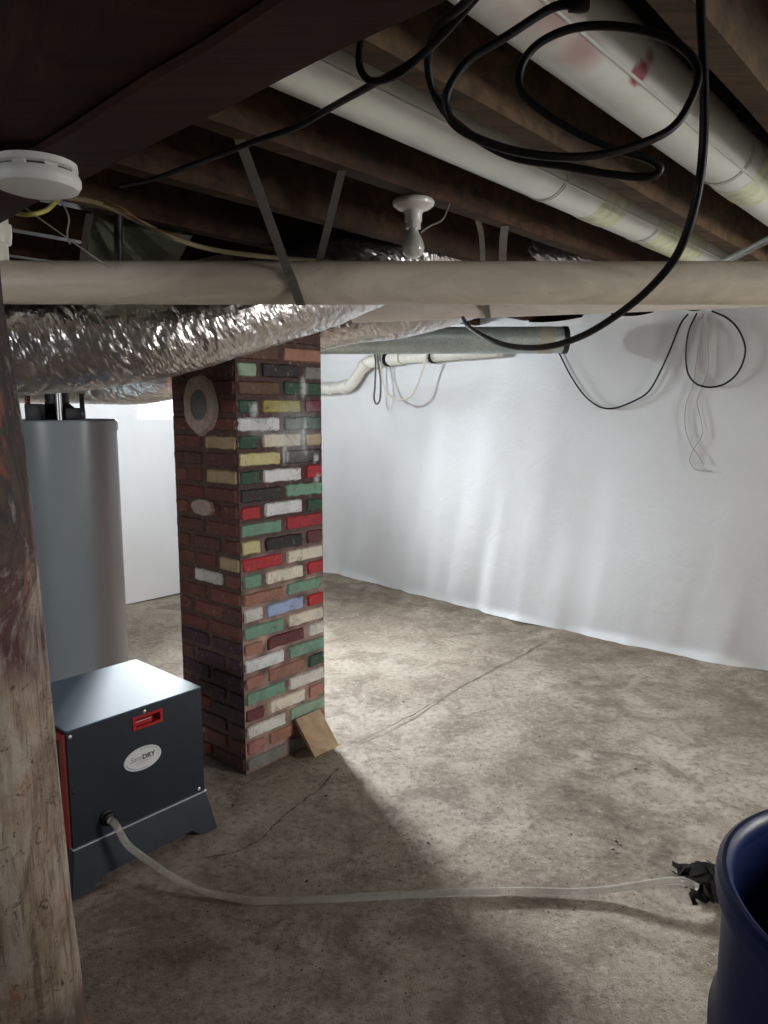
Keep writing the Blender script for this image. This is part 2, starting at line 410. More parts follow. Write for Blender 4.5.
single('girder_beam', lambda m: beam(m, -.112, 0, GZ, JB-.004), GIRD, 'dark brown girder crossing the top left, the ply farther from the camera', 'beam', 'girder plies', False)
single('girder_beam', lambda m: beam(m, -.198, -.116, GZ+.012, JB-.004), GIRD, 'dark brown girder crossing the top left, the ply nearer the camera', 'beam', 'girder plies', False)

# ------------------------------------------------------------------ log post
def m_post():
    k = N('stained_log'); a = k.n('ShaderNodeAttribute', attribute_name='Col')
    g = k.noise(1.0, 8, .72, k.map(34, 34, 3.5), 1.6); p = k.noise(7, 8, .72, k.map(1, 1, .55), .8)
    c = k.mix(k.ramp(p, (.40, .75), (.52, 0.0)), a.outputs['Color'], lin(98, 76, 62))
    c = k.mix(k.ramp(p, (.52, 0.0), (.62, .6)), c, lin(184, 174, 162))
    c = k.mix(k.ramp(g, (.38, .6), (.50, 0.0)), c, lin(58, 42, 34))
    c = k.mix(k.ramp(k.noise(30, 7, .8, dist=1.0), (.37, .9), (.43, 0.0)), c, lin(58, 34, 26))
    c = k.mix(k.ramp(k.noise(12, 5, .7, k.map(1, 1, .3), .5), (.60, 0.0), (.64, .6)), c, lin(146, 74, 54))
    k.color(c); k.set(Roughness=.62); k.bump(k.mix(.45, g, k.noise(24, 7, .7)), .7, .012); return k.m
PC = Vector((-.89, 1.5, 0))
def b_post(bm):
    prof = [(0, .205), (.11, .194), (.35, .183), (.7, .175), (1.02, .166), (1.25, .157), (1.47, .146), (1.71, .124), (1.90, .120)]
    def R(z):
        for (z0, r0), (z1, r1) in zip(prof, prof[1:]):
            if z <= z1: return r0 + (r1-r0)*(z-z0)/(z1-z0)
        return prof[-1][1]
    nzs, seg = 260, 150; rings = []
    for i in range(nzs+1):
        z = 1.897*i/nzs
        ring = []
        for k in range(seg):
            a = 2*math.pi*k/seg; ca, sa = math.cos(a), math.sin(a)
            r = R(z)*(1 + .035*nz(ca*1.2, sa*1.2, z*.8) + .018*nz(ca*5, sa*5, z*1.2)) + .003*nz(ca*14, sa*14, z*3)
            ring.append(bm.verts.new(PC + Vector((ca*r, sa*r, z))))
        rings.append(ring)
    for A, B in zip(rings, rings[1:]):
        for k in range(seg): bm.faces.new((A[k], A[(k+1) % seg], B[(k+1) % seg], B[k]))
    bm.faces.new(rings[0][::-1]); bm.faces.new(rings[-1])
def attr_by_pos(o, f):
    me = o.data; ca = me.color_attributes.new('Col', 'FLOAT_COLOR', 'POINT')
    for i, v in enumerate(me.vertices): ca.data[i].color = (*f(v.co), 1)
def mixc(a, b, t): t = min(1, max(0, t)); return tuple(x+(y-x)*t for x, y in zip(a, b))
BLU = PC + Vector((-.035, -.168, .90))
def post_col(p):
    z = p.z; w = nz(p.x*6, p.y*6, z*2.5)
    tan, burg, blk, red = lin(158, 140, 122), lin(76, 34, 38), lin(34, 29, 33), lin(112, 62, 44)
    c = mixc(tan, burg, (z - .98 + .22*w)/.10)                      # burgundy stain above hand height, some shade painted in with it
    c = mixc(c, blk, (z - 1.22 + .2*w)/.12)  # near-black top, partly shade put into the colour
    ang = (p.x - PC.x)
    if z < .55: c = mixc(c, red, (.42 - z + .2*w)/.06 * (1 if ang < .03 + .1*w else 0))
    tb = Vector((p.x-BLU.x, p.y-BLU.y, 0)).length; dz_ = z - BLU.z
    if tb < .12:
        c = mixc(c, lin(44, 84, 128), (1 - math.sqrt((tb/.030)**2 + (dz_/.055)**2))*3)
        if -.22 < dz_ < 0: c = mixc(c, lin(44, 84, 128), (.009 - abs(tb-.012))/.004)
    if z < .22: c = mixc(c, lin(92, 80, 70), (.2-z+.1*w)/.08)
    return c
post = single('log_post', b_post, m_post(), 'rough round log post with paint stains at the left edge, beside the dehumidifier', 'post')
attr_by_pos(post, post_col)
# ------------------------------------------------------------------ brick pillar
A0, B0, PW, PB, CH = 1.807, 2.288, .46, .425, .0697
G = dict(w=(220, 222, 222), W=(236, 236, 238), c=(230, 220, 202), s=(118, 158, 134), S=(150, 176, 152), g=(38, 76, 58), r=(176, 34, 44), k=(38, 36, 38),
         K=(26, 24, 26), y=(206, 198, 142), Y=(176, 164, 92), b=(92, 64, 44), t=(158, 112, 92), p=(170, 116, 106), m=(98, 44, 46), B=(160, 178, 214), M=(112, 36, 56), n=(188, 164, 128), o=(226, 222, 214), G=(128, 124, 118), d=(74, 40, 32))
ROWS = ["d.d", "b2t2", "S1K2G1", "b2g2", "g1Y2M1", "w2g2", "g1c2n1", "y2k2", "g1W2r1", "k2s2", "r1W2g1", "s2r2", "y1K2m1", "r2c2", "s1c2r1", "t2s2", "o1B2r1", "s2c2", "t1m2o1", "W2s2", "p1t2g1", "s2o2", "m1c2p1", "o2S2", "p1t2p1", "G2G2"]
# listed from the top course down
ROWS = ROWS[1:]
SPR = []                                             # white spray marks on the front: u, z, half sizes, strength
def sprayed(p, c, front):
    if not front: return c
    u, z = p.dot(E1)-A0, p.z; w = 0
    for (u0, z0, ru, rz, amt, hard) in SPR:
        r = math.sqrt(((u-u0)/ru)**2 + ((z-z0)/rz)**2) + .22*nz(u*40, z*40, 3)
        w = max(w, amt*min(1, max(0, (1-r)*hard)))
    return mixc(c, lin(206, 212, 214), w)
def mixc(a, b, t): t = min(1, max(0, t)); return tuple(x+(y-x)*t for x, y in zip(a, b))
def slab(bm, lay, o, x, nrm, w, h, proud, base, sd, front):
    """one brick face: uneven arrises, dished surface, paint thin at the edges"""
    nu, nv = max(6, int(w/.013)), 7; g = []; cols = {}
    for i in range(nu+1):
        row = []
        for j in range(nv+1):
            u, v = w*i/nu, h*j/nv
            eu, ev = min(u, w-u), min(v, h-v); e = min(eu, ev)
            q = o + x*u + UP*v
            cu = .0042*nz(q.z*55, sd, u*20)*(1 if eu < .02 else .2); cv = .0046*nz(u*38, sd, 5)*(1 if ev < .012 else .3)
            rc = .006*max(0, 1 - (eu+ev)/.016)           # rounded corners
            ins = 0
            hgt = proud*min(1, (e+.0015)/.006) - .010*(e < 1e-6) + .0022*nz(q.x*28, q.y*28, q.z*28)
            p = q + x*(cu + rc*(1 if u < w/2 else -1)) + UP*(cv + rc*(1 if v < h/2 else -1)) + nrm*hgt
            vert = bm.verts.new(p); row.append(vert)
            c = base
            edge = min(1, max(0, (.0030 + .007*nz(u*50+sd, v*50) - e)/.004))
            c = mixc(c, (base[0]*.35+.02, base[1]*.30+.012, base[2]*.30+.011), edge*.65)
            cols[vert] = sprayed(p, c, front)
        g.append(row)
    for i in range(nu):
        for j in range(nv):
            f = bm.faces.new((g[i][j], g[i+1][j], g[i+1][j+1], g[i][j+1]))
            for l in f.loops: l[lay] = (*cols[l.vert], 1)
def brickface(bm, lay, org, x, nrm, rows, ztop, rng, PW=PW):
    front = (nrm + E2).length < .01
    for ri, row in enumerate(rows):
        z1 = ztop - ri*CH - .001; z0 = z1 - CH + .008
        if z0 < .004: z0 = .004
        u = 0.0
        segs = [(row[j], int(row[j+1])) for j in range(0, len(row), 2)]
        tot = sum(s_[1] for s_ in segs)
        for (cc, n) in segs:
            w = PW*n/tot; j0, j1 = (0.0 if u == 0 else .005), (.0 if u+w > PW-.01 else .005)
            base = lin(*G[cc]); v = 1 + rng.uniform(-.08, .08)
            slab(bm, lay, org + x*(u+j0+rng.uniform(0, .003)) + UP*(z0-org.z+rng.uniform(-.002, .002)), x, nrm, w-j0-j1, z1-z0+rng.uniform(-.003, .003), .004+rng.uniform(0, .003), tuple(q*v for q in base), rng.uniform(0, 99), front)
            u += w
def b_pillar(bm):
    lay = bm.loops.layers.float_color.new('Col'); rng = random.Random(3)
    nC = len(ROWS); ztop = nC*CH
    top = 2.07
    ncs = int(top/CH) + 1
    for q in range(ncs):                              # mortar joints, course by course
        z0, z1 = q*CH, min(top, (q+1)*CH); h = q/26
        dark, pale = lin(66, 36, 32), lin(192, 164, 150)
        t = min(1, max(0, (.58 - h)/.25)) * (.6 + .4*rng.random())
        fs = box(bm, AB(A0+.002, B0+.003, z0), E1, E2, UP, PW-.004, PB-.005, z1-z0)
        for n_, f in enumerate(fs):
            for l in f.loops: l[lay] = (*lin(92, 68, 58), 1)
        nu, nv = 44, 6; gg = []; cc_ = {}
        for a_ in range(nu+1):
            row = []
            for b_ in range(nv+1):
                u, z = (PW-.004)*a_/nu, z0 + (z1-z0)*b_/nv
                vv = bm.verts.new(AB(A0+.002+u, B0+.0015 + .0012*nz(u*60, z*60), z)); row.append(vv)
                c_ = mixc(dark, pale, t*(.7+.8*nz(u*14, z*14, 2))); c_ = mixc(c_, lin(34, 26, 25), .5*max(0, nz(u*22, z*22, 9)))
                cc_[vv] = sprayed(vv.co, c_, True)
            gg.append(row)
        for a_ in range(nu):
            for b_ in range(nv):
                f = bm.faces.new((gg[a_][b_], gg[a_+1][b_], gg[a_+1][b_+1], gg[a_][b_+1]))
                for l in f.loops: l[lay] = (*cc_[l.vert], 1)
    extra = []
    for k in range(5): extra.append("t2d2" if k % 2 else "d1b2d1")
    rows = extra[:int((top-ztop)/CH)] + ROWS
    zt = nC*CH + (len(rows)-nC)*CH
    brickface(bm, lay, AB(A0, B0, 0), E1, -E2, rows, zt, rng)
    def plainrow(i, n):
        ch = lambda: random.Random(i*31+n).choice
        r = random.Random(i*17+n); pal = 'dddDmDE'
        return (''.join(r.choice('DEFH') + k for k in '121')) if i % 2 else (''.join(r.choice('DEFH') + k for k in '22'))
    G.update(D=(112, 66, 54), E=(126, 76, 62), F=(98, 62, 58), H=(112, 60, 48))
    for n, (org, x, nr) in enumerate(((AB(A0, B0+PB, 0), -E2, -E1), (AB(A0+PW, B0, 0), E2, E1), (AB(A0+PW, B0+PB, 0), -E1, E2))):
        rr = [plainrow(i, n) for i in range(len(rows))]
        if n == 0:
            off = len(rows)-len(ROWS)
            # seen on the left face: cream and white painted bricks, dark purple courses low down
            rr[off+5] = 'D2n2'; rr[off+7] = 'E1H1n2'; rr[off+12] = 'D1H1n1'.replace('n1', 'n1'); rr[off+13] = 'D1o2E1'
            G['u'] = (72, 44, 58)
            for q in (17, 18, 19, 20): rr[off+q] = 'u2u2' if q % 2 else 'F1u2u1'
            rr[off+21] = 'H2u2'; rr[off+22] = 'F1u2u1'
        brickface(bm, lay, org, x, nr, rr, zt, rng, PW if n == 2 else PB)
def onface(px, py):                                   # point on the left face (a = A0 plane)
    d = ray(px, py); return d*(A0/d.dot(E1)) + Vector((0, 0, CAMZ))
def onfront(px, py):
    d = ray(px, py); return d*(B0/d.dot(E2)) + Vector((0, 0, CAMZ))
for (x0, y0, rx, ry, amt, hd) in ((303, 388, .018, .055, .9, 2), (304, 436, .017, .11, .85, 1.8), (285, 452, .017, .065, .85, 1.8), (254, 410, .026, .035, .9, 2), (315, 458, .014, .022, .9, 3), (317, 478, .014, .024, .9, 3), (296, 430, .16, .16, .45, 1.2), (262, 428, .10, .05, .4, 1.3)):
    p = onfront(x0, y0); SPR.append((p.dot(E1)-A0, p.z, rx, ry, amt, hd))
pillar = thing('brick_pillar', AB(A0+PW/2, B0+PB/2, 0), 'square brick chimney pillar with bricks painted white, green, red and black', 'pillar')
part('brickwork', b_pillar, m_attr('painted_brick', .6, 70, .8), pillar, True)
# splashes of white spray paint, plaster ring and blanked flue on the left face
def blob(bm, c, x, z, nrm, rx, rz, th, sd, inner=0.0, seg=40):
    ring = []
    for k in range(seg):
        a = 2*math.pi*k/seg; q = 1 + .10*nz(math.cos(a)*1.8+sd, math.sin(a)*1.8) + .05*nz(math.cos(a)*6+sd, math.sin(a)*6)
        ring.append((c + x*math.cos(a)*rx*q + z*math.sin(a)*rz*q, c + (x*math.cos(a)*rx + z*math.sin(a)*rz)*inner))
    o0 = [bm.verts.new(p) for p, _ in ring]; o1 = [bm.verts.new(p*1.0 + nrm*th - (p-c)*.10) for p, _ in ring]
    n = seg
    for k in range(n): bm.faces.new((o0[k], o0[(k+1) % n], o1[(k+1) % n], o1[k]))
    if inner:
        i1 = [bm.verts.new(q + nrm*th*.8) for _, q in ring]; i0 = [bm.verts.new(q) for _, q in ring]
        for k in range(n):
            bm.faces.new((o1[k], o1[(k+1) % n], i1[(k+1) % n], i1[k])); bm.faces.new((i1[k], i1[(k+1) % n], i0[(k+1) % n], i0[k]))
    else: bm.faces.new(o1)
    bmesh.ops.recalc_face_normals(bm, faces=bm.faces)
PLAST = plain('rough_plaster', lin(186, 164, 150), .85, 0, .25, 30, .9)
GREYM = plain('grey_cover', lin(118, 114, 114), .7, 0, .15, 20, .4)
c = onface(202, 405) - E1*.004
part('plaster_ring', lambda m: blob(m, c, -E2, UP, -E1, .112, .122, .016, 1.3, .50), PLAST, pillar, label='rough tan plaster ring around the blanked flue')
part('flue_cover', lambda m: blob(m, c, -E2, UP, -E1, .060, .066, .008, 5.0), GREYM, pillar, label='grey oval cover in the plaster ring')
c2 = onface(205, 507) - E1*.006
part('plaster_patch', lambda m: blob(m, c2, -E2, UP, -E1, .075, .036, .012, 2.3), PLAST, pillar, label='tan plaster patch')
# ------------------------------------------------------------------ board against the pillar
def b_board(bm):
    y = (E2*.119 + UP*.140).normalized(); z = E1.cross(y)
    box(bm, AB(2.068, 2.166, .012), E1, y, z, .147, .180, .018, .0015)
bmesh_o = single('wood_board', b_board, PLANK, 'small offcut of pale wood leaning on the foot of the brick pillar', 'board', None, False)

# ------------------------------------------------------------------ water heater
HX = Vector((-1.412, 3.30, 0)); HR = .215; HZ = 1.445
heater = thing('water_heater', HX, 'tall grey cylindrical water heater tank behind the dehumidifier', 'water heater')
k = N('grey_enamel'); k.color(k.ramp(k.noise(2.0, 4, .5, k.map(3, 3, .6)), (.3, lin(138, 147, 150)), (.7, lin(148, 157, 160)))); k.set(Roughness=.34); HEAT = k.m
def b_tank(bm):
    lathe(bm, HX, [(0, .03), (HR-.004, .03), (HR, .036), (HR, HZ-.05)], seg=72)
part('tank', b_tank, HEAT, heater)
part('top_lid', lambda m: lathe(m, HX, [(HR, HZ-.05), (HR+.005, HZ-.05), (HR+.005, HZ-.006), (HR-.002, HZ), (HR-.03, HZ-.006), (0, HZ-.004)], seg=72), HEAT, heater)
part('base_ring', lambda m: lathe(m, HX, [(HR-.02, 0), (HR+.004, 0), (HR+.004, .05), (HR-.004, .055)], seg=72), BLACKM, heater)
part('jacket_seam', lambda m: strap(m, [HX + Vector((math.cos(math.radians(228))*(HR+.001), math.sin(math.radians(228))*(HR+.001), z)) for z in (.06, .7, HZ-.05)], .014, .003, Vector((math.cos(math.radians(318)), math.sin(math.radians(318)), 0))), HEAT, heater, False)
def hp(dx, dy, z): return HX + Vector((dx, dy, z))
COPPER = plain('copper_pipe', lin(120, 74, 52), .4, .8)
CHROME = plain('nipple_steel', lin(170, 170, 172), .3, .9)
part('cold_pipe', lambda m: tube(m, smoothpath([hp(-.14, -.04, HZ-.01), hp(-.14, -.04, HZ+.10), hp(-.14, .02, HZ+.22), hp(-.14, .5, HZ+.3)], 6), .011, 12), COPPER, heater)
part('hot_pipe', lambda m: tube(m, [hp(.03, -.12, HZ-.01), hp(.03, -.12, HZ+.05), hp(.03, -.12, HZ+.12)], .013, 12), CHROME, heater)
part('draft_hood', lambda m: (lathe(m, hp(-.03, 0, HZ-.006), [(.10, 0), (.10, .03), (.055, .07), (.05, .075), (.05, .30)], seg=32)), BLACKM, heater)
part('relief_valve', lambda m: (cbox(m, hp(.09, -.1, HZ+.025), Vector((1, 0, 0)), Vector((0, 1, 0)), UP, .07, .05, .05, .008), tube(m, [hp(.12, -.1, HZ+.03), hp(.12, -.1, HZ+.11)], .010, 10), tube(m, [hp(.07, -.1, HZ-.01), hp(.07, -.1, HZ+.02)], .012, 10)), BLACKM, heater)
part('gas_control', lambda m: cbox(m, hp(-.06, -.15, HZ+.03), Vector((1, 0, 0)), Vector((0, 1, 0)), UP, .07, .05, .075, .01), BLACKM, heater)
part('screw_cap', lambda m: lathe(m, hp(-.12, -.19, HZ-.02), [(.014, -.012), (.014, .012), (0, .013)], seg=16), WHITE, heater)

# ------------------------------------------------------------------ dehumidifier
DR = Vector((-.640, 2.470, 0))                # right front corner of the cabinet
DX = Vector((-.317, -.358, 0)).normalized()*-1  # along the front, left to right
DY = Vector((-DX.y, DX.x, 0))                 # towards the back
DW, DD, DZ0, DZ1 = .478, .43, .150, .527
D0 = DR - DX*DW                               # left front corner
k = N('charcoal_sheet_metal'); k.color(k.ramp(k.noise(5, 5), (.3, lin(44, 51, 60)), (.7, lin(50, 57, 66)))); k.set(Roughness=.36, Metallic=.3); k.bump(k.noise(240, 2), .05, .002); CHAR = k.m
dh = thing('dehumidifier', D0 + DX*DW/2 + DY*DD/2, 'charcoal box dehumidifier with red handle on a flared stand beside the brick pillar', 'dehumidifier')
def dp(u, d, z): return D0 + DX*u + DY*d + UP*z
HU, HZc, HWd, HH = .270, .482, .108, .046
def b_cab(bm):
    t = .030
    box(bm, dp(0, t, DZ0), DX, DY, UP, DW, DD-t, DZ1-DZ0, 0)
    h0, h1, z0, z1 = HU-HWd/2+.006, HU+HWd/2-.006, HZc-HH/2+.006, HZc+HH/2-.006
    for (x0, x1, q0, q1) in ((0, h0, DZ0, DZ1), (h1, DW, DZ0, DZ1), (h0, h1, DZ0, z0), (h0, h1, z1, DZ1)):
        box(bm, dp(x0, 0, q0), DX, DY, UP, x1-x0, t-.0004, q1-q0)
k = N('charcoal_top'); k.color(lin(74, 88, 106)); k.set(Roughness=.62); k.b.inputs['Specular IOR Level'].default_value = .35; TOPM = k.m
cab = part('cabinet', b_cab, CHAR, dh, False)
part('top_cover', lambda m: box(m, dp(-.002, -.003, DZ1), DX, DY, UP, DW+.004, DD+.004, .006, .002), TOPM, dh, False)
RED = plain('red_plastic', lin(170, 26, 36), .35, 0, .05)
def b_handle(bm):
    f = .009
    for (x0, x1, q0, q1) in ((-HWd/2, HWd/2, -HH/2, -HH/2+f), (-HWd/2, HWd/2, HH/2-f, HH/2), (-HWd/2, -HWd/2+f, -HH/2+f, HH/2-f), (HWd/2-f, HWd/2, -HH/2+f, HH/2-f)):
        box(bm, dp(HU+x0, -.004, HZc+q0), DX, DY, UP, x1-x0, .031, q1-q0)
    box(bm, dp(HU-HWd/2+.006, .024, HZc-HH/2+.006), DX, DY, UP, HWd-.012, .004, HH-.012)
    # finger lip
    box(bm, dp(HU-HWd/2+f, .004, HZc-HH/2+f), DX, DY, UP, (HWd-2*f)*.72, .02, (HH-2*f)*.62, .003)
part('handle', b_handle, RED, dh, False, 'red recessed carrying handle')
BU, BZ = .246, .356
def oval(bm, rx, rz, d0, th, seg=56, cx=BU, cz=BZ):
    A = [bm.verts.new(dp(cx + rx*math.cos(2*math.pi*k/seg), d0, cz + rz*math.sin(2*math.pi*k/seg))) for k in range(seg)]
    B = [bm.verts.new(dp(cx + rx*.985*math.cos(2*math.pi*k/seg), d0-th, cz + rz*.97*math.sin(2*math.pi*k/seg))) for k in range(seg)]
    for k in range(seg): bm.faces.new((A[k], A[(k+1) % seg], B[(k+1) % seg], B[k]))
    bm.faces.new(B); bmesh.ops.recalc_face_normals(bm, faces=bm.faces)
badge = part('badge', lambda m: oval(m, .068, .040, .001, .004), plain('badge_white', lin(222, 224, 226), .35, 0, .02), dh, False, 'white oval name badge')
def arc(bm, rx, rz, a0, a1, w, d):
    n = 24
    for i in range(n):
        t0, t1 = math.radians(a0+(a1-a0)*i/n), math.radians(a0+(a1-a0)*(i+1)/n)
        q = [dp(BU+(rx-s)*math.cos(t), d, BZ+(rz-s)*math.sin(t)) for t, s in ((t0, 0), (t1, 0), (t1, w), (t0, w))]
        bm.faces.new([bm.verts.new(v) for v in q])
RINGM = plain('badge_blue_grey', lin(122, 146, 168), .4, 0, .03)
part('badge_swoosh', lambda m: arc(m, .0605, .0340, 8, 100, .0013, -.0034), RINGM, badge, False)
part('badge_swoosh', lambda m: arc(m, .0605, .0340, 185, 285, .0022, -.0034), RINGM, badge, False)
def text(name, body, u, z, size, mat, shear=0.0, off=0.0, parent=badge):
    cu = bpy.data.curves.new(name, 'FONT'); cu.body = body; cu.size = size; cu.shear = shear; cu.offset = off; cu.extrude = .0003
    tmp = bpy.data.objects.new('tmp', cu); COL.objects.link(tmp); bpy.context.view_layer.update()
    me = bpy.data.meshes.new_from_object(tmp.evaluated_get(bpy.context.evaluated_depsgraph_get())); bpy.data.objects.remove(tmp)
    me.name = name; me.materials.clear(); me.materials.append(mat); o = bpy.data.objects.new(name, me); COL.objects.link(o)
    M = Matrix((DX, UP, -DY)).transposed().to_4x4(); M.translation = dp(u, -.0036, z)
    o.parent = parent; o.matrix_basis = M; return o

INK = plain('badge_ink', lin(66, 70, 78), .5, 0, .02); INKP = plain('badge_pale_ink', lin(160, 160, 158), .5, 0, .02)
text('badge_lettering', 'Sani', BU-.049, BZ-.003, .0265, INKP, .35)
text('badge_lettering', 'DRY', BU-.003, BZ-.003, .0235, INK, 0, .0006)
text('badge_small_print', 'S Y S T E M', BU-.024, BZ-.0135, .0085, INKP)
def b_screw(u, z): return lambda m: lathe(m, dp(u, -.0005, z), [(.006, 0), (.006, .0015), (.0035, .003), (0, .0032)], -DY, 14)
SCREW = plain('screw_zinc', lin(210, 210, 208), .3, .7)
for u, z in ((HU-.01, DZ1-.014), (.010, DZ1-.016), (DW-.022, DZ0+.012)): part('screw', b_screw(u, z), SCREW, dh)
for u, z in ((.012, DZ0+.18), (.235, DZ0+.012)): part('screw', b_screw(u, z), BLACKM, dh, label='dark screw')
# intake side: red frame with a dark grille
DARK = plain('filter_black', lin(20, 18, 18), .8)
def b_sideframe(bm):
    f = .028
    for (y0, y1, q0, q1) in ((.006, DD-.006, DZ0+.004, DZ0+f), (.006, DD-.006, DZ1-f-.004, DZ1-.006), (.006, .006+f, DZ0+f, DZ1-f-.004), (DD-f-.006, DD-.006, DZ0+f, DZ1-f-.004)):
        box(bm, dp(-.010, y0, q0), DX, DY, UP, .010, y1-y0, q1-q0)
part('intake_frame', b_sideframe, plain('dull_red', lin(120, 36, 30), .5), dh, False, 'red frame of the air intake on the left side')
def b_grille(bm):
    box(bm, dp(-.004, .03, DZ0+.028), DX, DY, UP, .004, DD-.06, DZ1-DZ0-.058)
    for i in range(16):
        z = DZ0+.040 + i*.0195
        box(bm, dp(-.0095, .034, z), DX, DY, UP, .0055, DD-.068, .006)
part('intake_grille', b_grille, DARK, dh, False)
# flared stand
def b_stand(bm):
    fl, th = .028, .006
    def panel(c0, c1, x, out, w):
        """trapezoid panel from c0..c1 (top) flaring outwards, with an arch cut out of the foot"""
        n = 28; prev = None
        for i in range(n+1):
            f = i/n; e = (2*f-1)
            top = c0 + x*(w*f) + UP*DZ0
            zb = .004 + (.030*min(1, max(0, (min(f, 1-f)-.13)/.03)))
            q = 1 - zb/DZ0
            bot = c0 + x*(w*f) + x*(fl*e*q) + out*(fl*q) + UP*zb
            r = [bm.verts.new(v) for v in (top, bot, bot - out*th, top - out*th)]
            if prev:
                for k in range(4): bm.faces.new((prev[k], prev[(k+1) % 4], r[(k+1) % 4], r[k]))
            else: bm.faces.new(r)
            prev = r
        bm.faces.new(prev[::-1])
    z0 = D0.copy()
    panel(z0 - DY*.003, None, DX, -DY, DW); panel(z0 + DY*(DD+.003), None, DX, DY, DW)
    panel(z0 - DX*.003, None, DY, -DX, DD); panel(z0 + DX*(DW+.003), None, DY, DX, DD)
    bmesh.ops.recalc_face_normals(bm, faces=bm.faces)
part('stand', b_stand, CHAR, dh, False)
part('stand_flange', lambda m: box(m, dp(-.004, -.008, DZ0-.004), DX, DY, UP, DW+.008, DD+.014, .004), plain('flange_edge', lin(206, 208, 214), .35, .2), dh, False)
PU, PZ = .112, .205
def b_port(bm): lathe(bm, dp(PU, .001, PZ), [(.026, 0), (.026, .006), (.020, .008), (.020, .022), (.013, .024), (.013, .026)], (-DY), 24)
part('drain_port', b_port, BLACK, dh)

# clear drain hose
k = N('cloudy_vinyl'); f = k.noise(9, 6, .7)
k.color(k.ramp(f, (.28, lin(150, 128, 100)), (.38, lin(222, 218, 208)), (.7, lin(244, 242, 236))))
k.set(Roughness=.22); k.b.inputs['Transmission Weight'].default_value = .75; k.b.inputs['IOR'].default_value = 1.25; HOSE = k.m
hr = .0112
def hz(px, py, z=None):
    p = onz(px, py, hr + .002 if z is None else z); return p
hp0 = dp(PU, -.022, PZ)
hpts = [hp0, hp0 - DY*.035 + UP*-.004, hz(128, 845, .135), hz(150, 862, .085), hz(176, 879, .045), hz(205, 892, .022), hz(240, 899), hz(262, 901), hz(330, 899), hz(400, 895), hz(470, 892), hz(530, 891), hz(570, 892), hz(605, 890, .022), hz(640, 885, .045), hz(668, 881, .055), hz(686, 882, .045), hz(697, 887, .03)]
single('drain_hose', lambda m: tube(m, smoothpath(hpts, 10), hr, 16), HOSE, 'clear vinyl drain hose running from the dehumidifier across the floor', 'hose')

# ------------------------------------------------------------------ blue barrel
BC = Vector((.762, .905, 0)); BR, BZT = .290, .830
k = N('blue_polyethylene'); f = k.noise(7, 6, .65); k.color(k.ramp(f, (.3, lin(11, 29, 74)), (.7, lin(16, 40, 96)))); k.set(Roughness=.42); k.bump(k.noise(30, 5), .12, .006); BLUE = k.m
barrel = thing('blue_barrel', BC, 'open blue plastic barrel cut off at the bottom right corner', 'barrel')
def b_bar(bm):
    R, T = BR, BZT
    prof = [(0, .004), (R-.05, .004), (R-.02, .03), (R-.012, .08), (R-.012, .27), (R-.002, .285), (R-.002, .305), (R-.012, .32), (R-.012, .55), (R-.002, .565), (R-.002, .585), (R-.012, .60), (R-.012, T-.06), (R-.012, T-.03),
            (R-.018, T-.03), (R-.020, T-.32), (R-.018, T-.36), (R-.020, .10), (R-.05, .03), (0, .025)]
    lathe(bm, BC, prof, seg=96)
part('body', b_bar, BLUE, barrel)
part('rim', lambda m: lathe(m, BC, [(BR-.012, BZT-.040), (BR-.002, BZT-.038), (BR+.001, BZT-.022), (BR-.001, BZT-.006), (BR-.008, BZT), (BR-.014, BZT), (BR-.020, BZT-.005), (BR-.024, BZT-.018), (BR-.020, BZT-.034), (BR-.012, BZT-.040)], seg=96), BLUE, barrel)
# torn black scrap by the hose end
def b_scrap(bm):
    c = onz(712, 884, 0); c.z = 0; n = 16; g = []
    for i in range(n+1):
        row = []
        for j in range(n+1):
            u, v = i/n-.5, j/n-.5
            h = .022*max(0, 1-3.4*(u*u+v*v)) + .03*abs(nz(u*6, v*6, 4)) + .004
            row.append(bm.verts.new(c + Vector((u*.20 + .04*nz(u*5, v*5, 1), v*.19 + .05*nz(u*5, v*5, 2), h))))
        g.append(row)
    for i in range(n):
        for j in range(n):
            if (i in (0, n-1) or j in (0, n-1)) and nz(i*.9, j*.9, 6) > .05: continue
            bm.faces.new((g[i][j], g[i+1][j], g[i+1][j+1], g[i][j+1]))
o = single('black_plastic_scrap', b_scrap, plain('torn_black_film', lin(18, 13, 11), .85, 0, .2, 14, 0, .1), 'crumpled torn black plastic at the end of the hose beside the barrel', 'scrap')
s_ = o.modifiers.new('thick', 'SOLIDIFY'); s_.thickness = .003
# crumbs of dirt scattered on the concrete
def b_crumbs(bm):
    r = random.Random(11)
    spots = [(440, 760, 120, 60, 70), (560, 780, 90, 60, 60), (330, 830, 110, 50, 40), (480, 860, 90, 40, 40), (560, 900, 70, 20, 30), (380, 960, 120, 50, 40), (640, 860, 60, 40, 40), (250, 940, 100, 60, 40), (330, 770, 20, 20, 14)]
    for (cx, cy, sx, sy, n) in spots:
        for _ in range(n):
            x, y = cx + r.gauss(0, sx*.6), cy + r.gauss(0, sy*.6)
            if y < 640 or y > 1020: continue
            p = onz(x, y, 0.0)
            if p.length > 6: continue
            s = r.uniform(.0012, .0038)*(2.2 if r.random() < .06 else 1)
            vs = [bm.verts.new(p + Vector((math.cos(t)*s*r.uniform(.6, 1.4), math.sin(t)*s*r.uniform(.6, 1.4), .000))) for t in (0, 1.25, 2.5, 3.75, 5.0)]
            top = bm.verts.new(p + Vector((0, 0, s*r.uniform(.5, 1))))
            for k2 in range(5): bm.faces.new((vs[k2], vs[(k2+1) % 5], top))
single('dirt_crumbs', b_crumbs, plain('dirt', lin(58, 48, 40), .9, 0, .3, 40), 'dark crumbs of dirt scattered over the concrete floor', 'dirt', None, False, 'stuff')
